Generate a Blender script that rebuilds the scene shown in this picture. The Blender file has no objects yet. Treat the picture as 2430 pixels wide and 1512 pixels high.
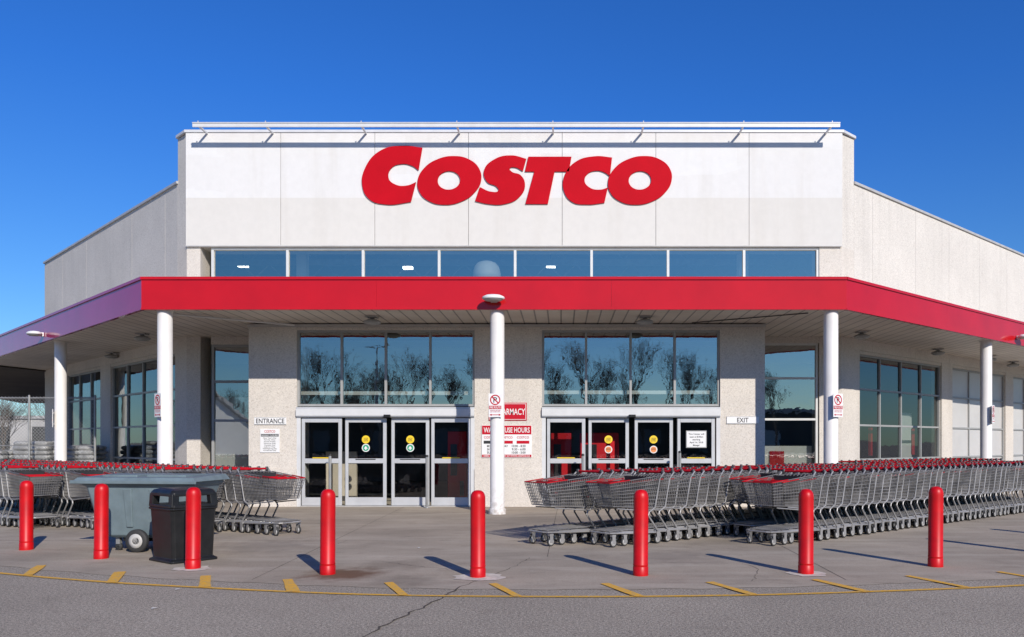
import bpy, math, random
from mathutils import Vector, Matrix
random.seed(7)
sc=bpy.context.scene
COL=sc.collection
sc.view_settings.view_transform='Standard'
sc.view_settings.look='None'
sc.view_settings.exposure=0
pi=math.pi

# ------------------------------------------------------------------ materials
def new_mat(name):
    m=bpy.data.materials.new(name); m.use_nodes=True
    nt=m.node_tree; b=nt.nodes['Principled BSDF']
    return m,nt,b
def noise(nt,scale,detail=5,vec=None,rough=.55):
    n=nt.nodes.new('ShaderNodeTexNoise'); n.inputs['Scale'].default_value=scale
    n.inputs['Detail'].default_value=detail; n.inputs['Roughness'].default_value=rough
    if vec is None:
        g=nt.nodes.new('ShaderNodeNewGeometry'); vec=g.outputs['Position']
    nt.links.new(vec,n.inputs['Vector']); return n.outputs['Fac']
def maprange(nt,val,a,b,c,d):
    r=nt.nodes.new('ShaderNodeMapRange')
    for i,x in zip(('From Min','From Max','To Min','To Max'),(a,b,c,d)): r.inputs[i].default_value=x
    nt.links.new(val,r.inputs['Value']); return r.outputs['Result']
def mixc(nt,fac,a,b,blend='MIX'):
    m=nt.nodes.new('ShaderNodeMix'); m.data_type='RGBA'; m.blend_type=blend
    def put(sock,x):
        if isinstance(x,(tuple,list)): sock.default_value=(x[0],x[1],x[2],1)
        elif isinstance(x,(int,float)): sock.default_value=x
        else: nt.links.new(x,sock)
    put(m.inputs[0],fac); put(m.inputs[6],a); put(m.inputs[7],b)
    return m.outputs[2]
def mathn(nt,op,a,b=0.0):
    m=nt.nodes.new('ShaderNodeMath'); m.operation=op
    for i,x in enumerate((a,b)):
        if isinstance(x,(int,float)): m.inputs[i].default_value=x
        else: nt.links.new(x,m.inputs[i])
    return m.outputs[0]
def scaled_pos(nt,s):
    g=nt.nodes.new('ShaderNodeNewGeometry'); v=nt.nodes.new('ShaderNodeVectorMath'); v.operation='MULTIPLY'
    nt.links.new(g.outputs['Position'],v.inputs[0]); v.inputs[1].default_value=s
    return v.outputs[0]
def bump(nt,b,h,strength,dist=.01):
    n=nt.nodes.new('ShaderNodeBump'); n.inputs['Strength'].default_value=strength; n.inputs['Distance'].default_value=dist
    nt.links.new(h,n.inputs['Height']); nt.links.new(n.outputs[0],b.inputs['Normal'])
def sc3(c,k): return tuple(min(1,x*k) for x in c)
def mat(name,c,rough=.6,metal=0,var=.12,scale=4,coat=0,spec=.5,bmp=0):
    m,nt,b=new_mat(name)
    f=noise(nt,scale); f=maprange(nt,f,.3,.7,0,1)
    nt.links.new(mixc(nt,f,sc3(c,1-var),sc3(c,1+var)),b.inputs['Base Color'])
    b.inputs['Roughness'].default_value=rough; b.inputs['Metallic'].default_value=metal
    b.inputs['Specular IOR Level'].default_value=spec
    b.inputs['Coat Weight'].default_value=coat
    if bmp: bump(nt,b,noise(nt,scale*8),bmp)
    return m

def redcoat(name,c,ior):
    m=mat(name,c,.65,var=.08,scale=1.2,coat=1.0,spec=.1)
    p=m.node_tree.nodes['Principled BSDF']; p.inputs['Coat IOR'].default_value=ior; p.inputs['Coat Roughness'].default_value=.08
    return m
M_red=redcoat('fascia_red',(.46,.002,.006),1.38)
M_redl=redcoat('fascia_red_sky_tint',(.40,.006,.10),1.42)  # left fascia: blue sky reflection painted into the red base colour
M_logo=mat('sign_red',(.45,.002,.010),.7,var=.08,scale=1,spec=.1)
M_bol=mat('bollard_red',(.50,.002,.004),.42,var=.14,scale=6,coat=.0,spec=.35)
M_alu=mat('white_aluminium',(.58,.58,.575),.4,var=.06,scale=3)
M_alud=mat('door_aluminium',(.49,.495,.50),.38,metal=.15,var=.07,scale=3)
M_frame=mat('window_frame_white',(.55,.55,.53),.45,var=.06)
M_dframe=mat('grey_frame',(.30,.30,.29),.45,var=.06)
M_cop=mat('coping_metal',(.42,.41,.39),.4,var=.1)
M_black=mat('black_plastic',(.013,.013,.013),.38,var=.3,scale=8,spec=.35)
M_rub=mat('dark_rubber',(.03,.03,.03),.7,var=.2)
M_tilt=mat('blue_grey_plastic',(.145,.190,.205),.5,var=.14,scale=5,spec=.3)
M_wire=mat('cart_wire_grey',(.22,.21,.20),.4,metal=.3,var=.3,scale=3)
M_tube=mat('cart_tube_grey',(.30,.29,.28),.36,metal=.3,var=.22,scale=3)
M_cred=mat('cart_red_plastic',(.44,.004,.010),.5,var=.25,scale=3,spec=.25)
M_cab=mat('cabinet_red',(.50,.006,.012),.5,var=.15,scale=2,spec=.25)
M_cdark=mat('cart_seat_dark_plastic',(.04,.04,.042),.5,var=.2)
M_hub=mat('wheel_hub_grey',(.45,.44,.42),.5,var=.2)
M_white=mat('sign_white',(.72,.71,.69),.5,var=.03)
M_ink=mat('sign_ink_black',(.02,.02,.02),.5)
M_sred=mat('sign_print_red',(.45,.004,.018),.6,var=.04,spec=.2)
M_yel=mat('sticker_yellow',(.80,.55,.02),.5,var=.05)
M_grn=mat('sticker_green',(.02,.30,.16),.5,var=.05)
M_org=mat('sticker_orange',(.75,.25,.08),.5,var=.05)
M_galv=mat('galvanised_steel',(.33,.33,.32),.45,metal=.5,var=.15)
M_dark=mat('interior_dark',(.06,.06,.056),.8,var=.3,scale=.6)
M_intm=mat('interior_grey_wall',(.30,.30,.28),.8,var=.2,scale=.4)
M_intw=mat('interior_white',(.80,.79,.75),.6,var=.05)
M_brk=mat('interior_block_wall',(.46,.41,.32),.8,var=.1,scale=3)
M_bag=mat('plastic_bag',(.34,.34,.33),.4,var=.45,scale=5)
M_wood=mat('pallet_wood',(.25,.17,.10),.8,var=.25,scale=8)
M_bark=mat('tree_bark',(.12,.10,.082),.9,var=.3,scale=6)
M_panelw=mat('frosted_panel',(.50,.485,.465),.35,var=.06,scale=1.0)
M_farw=mat('far_building_wall',(.40,.385,.36),.8,var=.12,scale=.3)
M_shed=mat('white_shed_wall',(.75,.74,.70),.8,var=.06,scale=.3)
M_brick=mat('far_building_dark',(.06,.055,.05),.8,var=.3,scale=.3)
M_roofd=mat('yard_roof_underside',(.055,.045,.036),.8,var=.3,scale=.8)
def mk_col():
    m,nt,b=new_mat('column_white_paint')
    g=nt.nodes.new('ShaderNodeNewGeometry'); s=nt.nodes.new('ShaderNodeSeparateXYZ'); nt.links.new(g.outputs['Position'],s.inputs[0])
    low=maprange(nt,s.outputs['Z'],.0,.7,.65,0)
    d=mathn(nt,'MULTIPLY',low,maprange(nt,noise(nt,9,5),.42,.62,0,1))
    a=mixc(nt,maprange(nt,noise(nt,2.5),.3,.7,0,1),(.68,.65,.61),(.75,.72,.68))
    a=mixc(nt,d,a,(.30,.25,.20))
    nt.links.new(a,b.inputs['Base Color']); b.inputs['Roughness'].default_value=.5; b.inputs['Specular IOR Level'].default_value=.3
    return m
M_col=mk_col()

def mk_emit(name,c,s):
    m,nt,b=new_mat(name); b.inputs['Emission Color'].default_value=(*c,1); b.inputs['Emission Strength'].default_value=s
    f=noise(nt,3); nt.links.new(mixc(nt,f,c,sc3(c,.9)),b.inputs['Base Color']); return m
M_lamp=mk_emit('lit_ceiling_lamp',(1,.98,.92),7)

def mk_glass(name,tr,refl,fac,bs=.04,ns=1.4):
    m,nt,b=new_mat(name); nt.nodes.remove(b)
    out=nt.nodes['Material Output']
    t=nt.nodes.new('ShaderNodeBsdfTransparent'); t.inputs[0].default_value=(*tr,1)
    g=nt.nodes.new('ShaderNodeBsdfGlossy'); g.inputs['Roughness'].default_value=.0; g.inputs[0].default_value=(*refl,1)
    nz=noise(nt,ns,3); bp=nt.nodes.new('ShaderNodeBump'); bp.inputs['Strength'].default_value=bs; bp.inputs['Distance'].default_value=.03
    nt.links.new(nz,bp.inputs['Height']); nt.links.new(bp.outputs[0],g.inputs['Normal'])
    fr=nt.nodes.new('ShaderNodeFresnel'); fr.inputs[0].default_value=1.5
    f=mathn(nt,'ADD',fr.outputs[0],fac)
    mx=nt.nodes.new('ShaderNodeMixShader'); nt.links.new(f,mx.inputs[0]); nt.links.new(t.outputs[0],mx.inputs[1]); nt.links.new(g.outputs[0],mx.inputs[2])
    nt.links.new(mx.outputs[0],out.inputs[0]); return m
M_glass=mk_glass('window_glass',(.74,.78,.76),(.86,.88,.86),.30,.05)
M_wglass=mk_glass('wing_window_glass',(.60,.64,.63),(.70,.76,.78),.17,.05)
M_dglass=mk_glass('door_glass',(.92,.93,.92),(.9,.9,.9),.05)
M_uglass=mk_glass('upper_glass',(.62,.68,.68),(1.0,.95,.78),.36,.03)

def mk_pebble(name,c):
    m,nt,b=new_mat(name)
    g=nt.nodes.new('ShaderNodeNewGeometry')
    v=nt.nodes.new('ShaderNodeTexVoronoi'); v.inputs['Scale'].default_value=48; nt.links.new(g.outputs['Position'],v.inputs['Vector'])
    sx=nt.nodes.new('ShaderNodeSeparateColor'); nt.links.new(v.outputs['Color'],sx.inputs[0])
    a=mixc(nt,maprange(nt,sx.outputs[0],0,1,0,1),sc3(c,.89),sc3(c,1.09))
    spots=maprange(nt,sx.outputs[1],.91,.94,0,.32)
    a=mixc(nt,spots,a,(c[0]*.5,c[1]*.44,c[2]*.38))
    big=maprange(nt,noise(nt,.6,4),.35,.7,.94,1.04)
    a=mixc(nt,1.0,a,big,'MULTIPLY')
    st=maprange(nt,noise(nt,1.0,6,scaled_pos(nt,(2.0,2.0,.14))),.52,.8,1.0,.86)
    a=mixc(nt,1.0,a,st,'MULTIPLY')
    nt.links.new(a,b.inputs['Base Color']); b.inputs['Roughness'].default_value=.85; b.inputs['Specular IOR Level'].default_value=.2
    bump(nt,b,v.outputs['Distance'],.10,.006)
    return m
M_peb=mk_pebble('aggregate_wall',(.60,.55,.485))
M_peb2=mk_pebble('aggregate_wing_wall',(.62,.58,.52))

def mk_facade():
    m,nt,b=new_mat('painted_facade')
    g=nt.nodes.new('ShaderNodeNewGeometry'); s=nt.nodes.new('ShaderNodeSeparateXYZ'); nt.links.new(g.outputs['Position'],s.inputs[0])
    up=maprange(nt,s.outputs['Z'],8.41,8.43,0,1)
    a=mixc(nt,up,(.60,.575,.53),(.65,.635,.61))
    st=maprange(nt,noise(nt,1.0,6,scaled_pos(nt,(2.2,2.2,.16))),.5,.8,0,.4)
    a=mixc(nt,st,a,(.50,.465,.41))
    vo=nt.nodes.new('ShaderNodeTexVoronoi'); vo.distance='CHEBYCHEV'; vo.inputs['Scale'].default_value=.9; vo.inputs['Randomness'].default_value=.8
    nt.links.new(scaled_pos(nt,(.45,.45,1.7)),vo.inputs['Vector'])
    sx=nt.nodes.new('ShaderNodeSeparateColor'); nt.links.new(vo.outputs['Color'],sx.inputs[0])
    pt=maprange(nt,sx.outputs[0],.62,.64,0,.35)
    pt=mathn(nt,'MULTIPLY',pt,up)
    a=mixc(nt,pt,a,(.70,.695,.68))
    fine=maprange(nt,noise(nt,6,4),.3,.7,.975,1.02)
    a=mixc(nt,1.0,a,fine,'MULTIPLY')
    nt.links.new(a,b.inputs['Base Color']); b.inputs['Roughness'].default_value=.8; b.inputs['Specular IOR Level'].default_value=.2
    bump(nt,b,noise(nt,30,4),.05,.01)
    return m
M_fac=mk_facade()

def mk_soffit():
    m,nt,b=new_mat('soffit_slats')
    g=nt.nodes.new('ShaderNodeNewGeometry'); s=nt.nodes.new('ShaderNodeSeparateXYZ'); nt.links.new(g.outputs['Position'],s.inputs[0])
    f=mathn(nt,'FRACT',mathn(nt,'MULTIPLY',s.outputs['X'],3.3))
    gr=maprange(nt,f,.86,.93,0,1)
    a=mixc(nt,maprange(nt,noise(nt,.8,5),.3,.7,0,1),(.53,.47,.40),(.70,.64,.56))
    a=mixc(nt,mathn(nt,'MULTIPLY',gr,.8),a,(.12,.11,.10))
    nt.links.new(a,b.inputs['Base Color']); b.inputs['Roughness'].default_value=.5
    bump(nt,b,gr,-.6,.02)
    return m
M_soff=mk_soffit()

def mk_asphalt():
    m,nt,b=new_mat('worn_asphalt')
    sp=maprange(nt,noise(nt,95,3,rough=.8),.36,.66,0,1)
    a=mixc(nt,sp,(.14,.118,.092),(.50,.435,.35))
    s2=maprange(nt,noise(nt,34,4,rough=.9),.38,.62,.55,1.42)
    a=mixc(nt,1.0,a,s2,'MULTIPLY')
    lg=maprange(nt,noise(nt,.35,5),.3,.7,.86,1.12)
    a=mixc(nt,1.0,a,lg,'MULTIPLY')
    md=maprange(nt,noise(nt,3.2,6),.56,.75,0,.35)
    a=mixc(nt,md,a,(.17,.14,.11))
    nt.links.new(a,b.inputs['Base Color']); b.inputs['Roughness'].default_value=.95; b.inputs['Specular IOR Level'].default_value=.1
    bump(nt,b,noise(nt,50,3),.6,.012)
    return m
M_asp=mk_asphalt()
def mk_apron():
    m,nt,b=new_mat('worn_concrete')
    sp=maprange(nt,noise(nt,60,4,rough=.75),.33,.68,0,1)
    a=mixc(nt,sp,(.285,.238,.182),(.40,.34,.268))
    lg=maprange(nt,noise(nt,.5,6),.3,.7,.80,1.15)
    a=mixc(nt,1.0,a,lg,'MULTIPLY')
    sm=maprange(nt,noise(nt,1.5,6,scaled_pos(nt,(.35,1.6,1))),.48,.75,0,.55)
    a=mixc(nt,sm,a,(.48,.42,.34))
    dk=maprange(nt,noise(nt,2.2,7,scaled_pos(nt,(.8,1.3,1)),.7),.53,.72,0,.55)
    a=mixc(nt,dk,a,(.19,.155,.12))
    def stain(cx,cy,r,colr,amt,a):
        g=nt.nodes.new('ShaderNodeNewGeometry'); d=nt.nodes.new('ShaderNodeVectorMath'); d.operation='DISTANCE'
        nt.links.new(g.outputs['Position'],d.inputs[0]); d.inputs[1].default_value=(cx,cy,0)
        dd=mathn(nt,'ADD',d.outputs['Value'],maprange(nt,noise(nt,3.5,5),.3,.7,-.3*r,.3*r))
        return mixc(nt,maprange(nt,dd,r*.35,r,amt,0),a,colr)
    a=stain(-2.65,9.85,.6,(.12,.062,.035),.85,a)
    a=stain(-2.2,10.6,.6,(.18,.145,.11),.5,a)
    a=stain(-1.8,9.4,.45,(.16,.13,.10),.5,a)
    a=stain(1.6,11.3,.9,(.19,.16,.13),.5,a)
    a=stain(-4.6,12.4,1.0,(.19,.16,.13),.5,a)
    a=stain(-.3,16.5,1.6,(.18,.155,.13),.4,a)
    nt.links.new(a,b.inputs['Base Color']); b.inputs['Roughness'].default_value=.9; b.inputs['Specular IOR Level'].default_value=.1
    bump(nt,b,noise(nt,70,3),.3,.006)
    return m
M_apr=mk_apron()
def mk_linepaint():
    m,nt,b=new_mat('worn_yellow_paint')
    w=maprange(nt,noise(nt,14,6,rough=.7),.46,.62,0,1)
    w2=maprange(nt,noise(nt,60,3),.54,.64,0,.7)
    a=mixc(nt,w,(.70,.37,.035),(.56,.34,.085)); a=mixc(nt,w2,a,(.33,.27,.19))
    nt.links.new(a,b.inputs['Base Color']); b.inputs['Roughness'].default_value=.8; b.inputs['Specular IOR Level'].default_value=.2
    return m
M_line=mk_linepaint()
M_crack=mat('crack_dark',(.075,.06,.045),.95,var=.3)
M_patch=mat('concrete_collar',(.52,.46,.39),.9,var=.25,scale=10)

# ------------------------------------------------------------------ builder
class B:
    def __init__(s,M=None):
        s.v=[];s.f=[];s.mi=[];s.sm=[];s.mats=[];s.M=M or Matrix.Identity(4)
    def mid(s,m):
        if m not in s.mats: s.mats.append(m)
        return s.mats.index(m)
    def add(s,vs,fs,m,smooth=False):
        o=len(s.v); k=s.mid(m)
        s.v+= [s.M@Vector(p) for p in vs]
        for f in fs: s.f.append([i+o for i in f]); s.mi.append(k); s.sm.append(smooth)
    def box(s,x0,x1,y0,y1,z0,z1,m):
        vs=[(x0,y0,z0),(x1,y0,z0),(x1,y1,z0),(x0,y1,z0),(x0,y0,z1),(x1,y0,z1),(x1,y1,z1),(x0,y1,z1)]
        s.add(vs,[(0,3,2,1),(4,5,6,7),(0,1,5,4),(1,2,6,5),(2,3,7,6),(3,0,4,7)],m)
    def hexa(s,vs,m,smooth=False):
        s.add(vs,[(0,3,2,1),(4,5,6,7),(0,1,5,4),(1,2,6,5),(2,3,7,6),(3,0,4,7)],m,smooth)
    def quad(s,a,b,c,d,m): s.add([a,b,c,d],[(0,1,2,3)],m)
    def prism(s,poly,z0,z1,m):
        n=len(poly); vs=[(p[0],p[1],z0) for p in poly]+[(p[0],p[1],z1) for p in poly]
        fs=[tuple(range(n-1,-1,-1)),tuple(range(n,2*n))]+[(i,(i+1)%n,n+(i+1)%n,n+i) for i in range(n)]
        s.add(vs,fs,m)
    def cyl(s,p0,p1,r0,m,r1=None,n=12,caps=True,smooth=True):
        p0=Vector(p0);p1=Vector(p1); r1=r0 if r1 is None else r1
        d=(p1-p0)
        if d.length<1e-6: return
        d.normalize(); a=Vector((0,0,1)) if abs(d.z)<.9 else Vector((1,0,0))
        u=d.cross(a).normalized(); w=d.cross(u)
        vs=[];
        for p,r in((p0,r0),(p1,r1)):
            for i in range(n):
                t=2*pi*i/n+pi/4; vs.append(p+u*(math.cos(t)*r)+w*(math.sin(t)*r))
        fs=[(i,(i+1)%n,n+(i+1)%n,n+i) for i in range(n)]
        s.add(vs,fs,m,smooth)
        if caps:
            s.add(vs,[tuple(range(n-1,-1,-1)),tuple(range(n,2*n))],m,False)
    def tube(s,pts,r,m,n=8):
        for a,b in zip(pts,pts[1:]): s.cyl(a,b,r,m,n=n)
    def lathe(s,prof,c,m,n=24,smooth=True,sq=(1,1)):
        vs=[];k=len(prof)
        for r,z in prof:
            for i in range(n):
                t=2*pi*i/n; vs.append((c[0]+math.cos(t)*r*sq[0],c[1]+math.sin(t)*r*sq[1],c[2]+z))
        fs=[]
        for j in range(k-1):
            for i in range(n): fs.append((j*n+i,j*n+(i+1)%n,(j+1)*n+(i+1)%n,(j+1)*n+i))
        s.add(vs,fs,m,smooth)
        s.add(vs,[tuple(range(n-1,-1,-1)),tuple(range((k-1)*n,k*n))],m,False)
    def disc(s,cx,y,cz,r,m,r_in=0,n=28):
        vs=[];fs=[]
        for i in range(n):
            t=2*pi*i/n; vs.append((cx+math.cos(t)*r,y,cz+math.sin(t)*r))
        if r_in>0:
            for i in range(n):
                t=2*pi*i/n; vs.append((cx+math.cos(t)*r_in,y,cz+math.sin(t)*r_in))
            fs=[(i,(i+1)%n,n+(i+1)%n,n+i) for i in range(n)]
        else: fs=[tuple(range(n))]
        s.add(vs,fs,m)
    def text(s,t,cx,y,cz,h,m,w=None,align='CENTER'):
        vs,fs=text_data(t)
        xs=[v[0] for v in vs]
        sx=sy=h/TH
        wid=(max(xs)-min(xs))
        if w: sx=w/wid
        x0=min(xs)
        off=-wid/2 if align=='CENTER' else 0
        s.add([(cx+(v[0]-x0+off)*sx,y,cz+(v[1]-TH/2)*sy) for v in vs],fs,m)
    def build(s,name,parent=None,label=None,bevel=0,kind=None,center=True):
        mn=[min(p[i] for p in s.v) for i in range(3)]; mx=[max(p[i] for p in s.v) for i in range(3)]
        c=Vector(((mn[0]+mx[0])/2,(mn[1]+mx[1])/2,mn[2])) if center else Vector((0,0,0))
        me=bpy.data.meshes.new(name); me.from_pydata([p-c for p in s.v],[],s.f)
        for m in s.mats: me.materials.append(m)
        me.polygons.foreach_set('material_index',s.mi); me.polygons.foreach_set('use_smooth',s.sm); me.update()
        o=bpy.data.objects.new(name,me); COL.objects.link(o)
        if parent is not None: o.parent=parent; o.location=c-WL[parent]
        else: o.location=c
        WL[o]=c
        if bevel:
            bv=o.modifiers.new('bevel','BEVEL'); bv.width=bevel; bv.segments=2; bv.limit_method='ANGLE'
        if label: o['label']=label
        if kind: o['kind']=kind
        return o
WL={}
_tc={}
TH=.70
def text_data(t):
    if t in _tc: return _tc[t]
    cu=bpy.data.curves.new('t','FONT'); cu.body=t; cu.size=1; cu.offset=.012; cu.resolution_u=3
    o=bpy.data.objects.new('t',cu); COL.objects.link(o)
    dg=bpy.context.evaluated_depsgraph_get(); me=bpy.data.meshes.new_from_object(o.evaluated_get(dg))
    r=([tuple(v.co) for v in me.vertices],[tuple(p.vertices) for p in me.polygons])
    bpy.data.objects.remove(o); bpy.data.meshes.remove(me); _tc[t]=r; return r
def thing(name,loc,label,cat,group=None):
    e=bpy.data.objects.new(name,None); e.empty_display_size=.3; COL.objects.link(e); e.location=loc; WL[e]=Vector(loc)
    e['label']=label; e['category']=cat
    if group: e['group']=group
    return e
def top(o,label,cat,group=None):
    o['label']=label; o['category']=cat
    if group: o['group']=group
def clone(root,loc,rotz=0,label=None,scale=None):
    n=root.copy(); COL.objects.link(n); n.location=loc; n.rotation_euler=(0,0,rotz)
    if scale: n.scale=scale
    if label: n['label']=label
    def rec(a,b):
        for c in a.children:
            k=c.copy(); COL.objects.link(k); k.parent=b; rec(c,k)
    rec(root,n); return n

# camera back-projection: image pixel -> metres on a wall plane at a given distance
class PixelPlane:
    def __init__(s,y): s.y=y; s.k=y/1921.0
    def x(s,u): return (u-1333)*s.k
    def z(s,v): return 1.6+(1050-v)*s.k
E1=PixelPlane(20.1)   # entrance wall
E2=PixelPlane(22.6)   # main facade

# ------------------------------------------------------------------ ground
b=B(); b.quad((-600,-400,0),(600,-400,0),(600,900,0),(-600,900,0),M_asp); b.build('ground',kind='structure')
line_pts=[(-9.5,11.1),(-6.9,9.9),(-5.5,9.35),(-4.2,8.96),(-2.13,8.50),(-.14,8.37),(1.5,8.42),(2.98,8.60),(5.16,9.04),(7.5,9.8),(10,10.8)]
def crom(P,n=8):
    out=[]
    for i in range(len(P)-1):
        p0=Vector(P[max(i-1,0)]);p1=Vector(P[i]);p2=Vector(P[i+1]);p3=Vector(P[min(i+2,len(P)-1)])
        for k in range(n):
            t=k/n; out.append(.5*((2*p1)+(-p0+p2)*t+(2*p0-5*p1+4*p2-p3)*t*t+(-p0+3*p1-3*p2+p3)*t**3))
    out.append(Vector(P[-1])); return out
LP=crom(line_pts)
b=B()
edge=[(p.x,p.y+.42+.03*math.sin(p.x*7)) for p in LP]
poly=[(-30,22)]+edge+[(30,20),(30,60),(-30,60)]
b.add([(x,y,.004) for x,y in poly],[tuple(range(len(poly)))],M_apr); b.build('pavement',kind='structure')
def strip(P,w,z,m,name,jit=0):
    b=B();vs=[]
    for i,p in enumerate(P):
        a=P[max(i-1,0)];c=P[min(i+1,len(P)-1)]; d=(Vector(c)-Vector(a)).normalized(); n=Vector((-d.y,d.x))
        ww=w*(1+random.uniform(-jit,jit)); q=Vector(p)
        vs+=[(*(q+n*ww/2),z),(*(q-n*ww/2),z)]
    b.add(vs,[(2*i,2*i+1,2*i+3,2*i+2) for i in range(len(P)-1)],m); return b.build(name,kind='structure')
strip(LP,.070,.008,M_line,'road_marking',.12)
for i,x in enumerate((-7.6,-6.4,-5.1,-3.92,-2.86,-1.64,-.45,.81,2.01,3.26,4.45,5.7)):
    q=min(LP,key=lambda p:abs(p.x-x)); y=q.y-.02
    s=Vector((x,y)); e=s+Vector((-.33,.78))
    strip([s,s.lerp(e,.33),s.lerp(e,.66),e],.12 if i<5 else .10,.012,M_line,'road_marking',.15)
def crack(P,w,name='pavement_crack'):
    Q=[]
    for a,c in zip(P,P[1:]):
        a=Vector(a);c=Vector(c);n=max(2,int((c-a).length/.09))
        for i in range(n): Q.append(a.lerp(c,i/n)+Vector((random.uniform(-.025,.025),random.uniform(-.02,.02))))
    Q.append(Vector(P[-1])); strip(Q,w,.0065,M_crack,name,.6)
crack([(-1.1,9.0),(-1.2,8.5),(-1.32,7.9),(-1.5,7.3),(-1.65,6.6),(-1.9,5.9)],.016)
crack([(-1.1,9.0),(-.85,9.7),(-.6,10.4),(-.45,11.2)],.009)
crack([(-2.5,10.9),(-1.8,10.4),(-1.0,9.9),(-.9,9.6)],.006)
crack([(-3.6,11.9),(-3.5,13.2)],.006)
crack([(2.2,9.3),(2.5,10.2),(2.3,11.0)],.005)
for (a,c) in (((-12,13.2),(14,13.0)),((-12,16.9),(14,16.7)),((-3.6,9.4),(-3.9,20)),((3.3,9.4),(3.6,20)),((-.2,11.3),(-.1,20))):
    strip([Vector(a).lerp(Vector(c),i/20) for i in range(21)],.008,.0062,M_crack,'pavement_joint',.4)
for (x,y,r) in ((-4.15,8.75,.3),(-2.15,12.2,1.1),(-3.9,7.75,.5)):
    b=B(); c,s_=math.cos(r)*.55,math.sin(r)*.55
    pts=[(-.05,-.02),(.045,-.025),(.06,.02),(-.04,.03)]
    b.add([(x+px*c-py*s_,y+px*s_+py*c,.012+.008*(i%2)) for i,(px,py) in enumerate(pts)]+[(x,y,.022)],[(0,1,4),(1,2,4),(2,3,4),(3,0,4)],M_farw)
    top(b.build('paper_scrap'),'small crumpled white paper scrap on the pavement','litter','paper scraps on the pavement')

# ------------------------------------------------------------------ building
bld=thing('store_building',(-1.3,22.6,0),'white and beige warehouse store with chamfered wings and glazed entrance','building')
aL=math.radians(-44.8); aR=math.radians(42.0)
OL=Vector((-10.91,23.01,0)); OR=Vector((8.32,23.05,0))
ML=Matrix.Translation(OL)@Matrix.Rotation(aL,4,'Z'); MR=Matrix.Translation(OR)@Matrix.Rotation(aR,4,'Z')
LL=14.6; LR=17.0
xl,xr=E2.x(442),E2.x(1998)
b=B(); b.prism([(xl,22.625),(xr,22.625),(OR.x,OR.y),(OR.x,23.5),(OL.x,23.5),(OL.x,OL.y)],7.06,10.22,M_peb2)
b.prism([(xl,22.63),(-10.1+.0,22.63),(-10.1,23.3),(OL.x,23.3),(OL.x,OL.y)],0,7.061,M_peb)
b.prism([(E2.x(1945),22.63),(xr,22.63),(OR.x,OR.y),(OR.x,23.3),(E2.x(1945),23.3)],0,7.061,M_peb)
b.build('wall',bld)
b=B(); js=[442,667,890,1112,1334,1556,1777,1998]
for i in range(7):
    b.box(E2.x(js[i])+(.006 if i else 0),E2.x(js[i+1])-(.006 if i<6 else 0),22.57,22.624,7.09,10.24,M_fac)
b.build('wall_panel',bld,label='white painted upper wall panels with joints')
b=B()
b.prism([(xl-.03,22.54),(xr+.03,22.54),(OR.x+.05,OR.y-.03),(OR.x+.05,23.55),(OL.x-.05,23.55),(OL.x-.05,OL.y-.03)],10.24,10.31,M_alu)
b.build('coping',bld)
b=B(); b.box(xl,xr,22.555,22.569,7.06,7.088,M_cop); b.build('ledge',bld)
b=B(); b.box(-10.03,7.56,21.98,22.02,10.17,10.29,M_alu); b.box(-10.03,7.56,21.96,21.979,10.27,10.29,M_alu)
for u in (470,630,857,1084,1312,1527,1765,1975):
    x=(u-1333)*22/1921; b.box(x-.022,x+.022,22.021,22.57,10.19,10.235,M_alu)
    b.box(x-.012,x+.012,21.99,22.01,10.29,10.34,M_cop)
b.build('roof_beam',bld,label='white steel beam on brackets above the wall sign')

def window(x0,x1,z0,z1,y,cols,rows,glass,M=None,fm=M_frame,fw=.06,dep=.10,name='window',gap=.0):
    f=B(M)
    f.box(x0,x0+fw,y,y+dep,z0,z1,fm); f.box(x1-fw,x1,y,y+dep,z0,z1,fm)
    f.box(x0+fw,x1-fw,y,y+dep,z0,z0+fw,fm); f.box(x0+fw,x1-fw,y,y+dep,z1-fw,z1,fm)
    for c in cols: f.box(c-fw/2,c+fw/2,y+.002,y+dep-.002,z0+fw,z1-fw,fm)
    xs=[x0+fw]+[q for c in cols for q in (c-fw/2,c+fw/2)]+[x1-fw]
    for r in rows:
        for i in range(0,len(xs),2): f.box(xs[i],xs[i+1],y+.005,y+dep-.005,r-fw/2,r+fw/2,fm)
    fo=f.build(name,bld)
    g=B(M)
    zs=[z0+fw]+[q for r in sorted(rows) for q in (r-fw/2,r+fw/2)]+[z1-fw]
    for i in range(0,len(xs),2):
        for j in range(0,len(zs),2):
            a=random.uniform(-.005,.005); c=random.uniform(-.005,.005)
            g.quad((xs[i],y+dep/2+a,zs[j]),(xs[i+1],y+dep/2-a,zs[j]),(xs[i+1],y+dep/2-a+c,zs[j+1]),(xs[i],y+dep/2+a+c,zs[j+1]),glass)
    g.build('glass',fo)
    return fo
window(E2.x(499),E2.x(1945),5.2,7.055,22.66,[E2.x(u) for u in (680,860,1041,1222,1404,1586,1767)],[],M_uglass,fw=.07)
window(E2.x(499),-7.3,0.15,4.34,22.68,[],[E2.z(905),E2.z(998)],M_glass,fm=M_dframe,fw=.07)
window(4.75,E2.x(1943),0.15,4.38,22.68,[],[E2.z(897),E2.z(995)],M_glass,fm=M_frame,fw=.06)
b=B(); b.box(E2.x(499),-7.3,22.64,22.9,4.34,4.622,M_peb); b.box(4.75,E2.x(1945),22.64,22.9,4.38,4.622,M_peb)
b.box(-10.1,7.2,22.66,22.92,4.62,5.2,M_peb)
b.build('wall',bld)
for (a,c) in ((E2.x(499),-7.3),(4.75,E2.x(1943))):
    b=B(); b.box(a,c,22.64,22.9,0,.15,M_peb); b.build('wall',bld)

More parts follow.
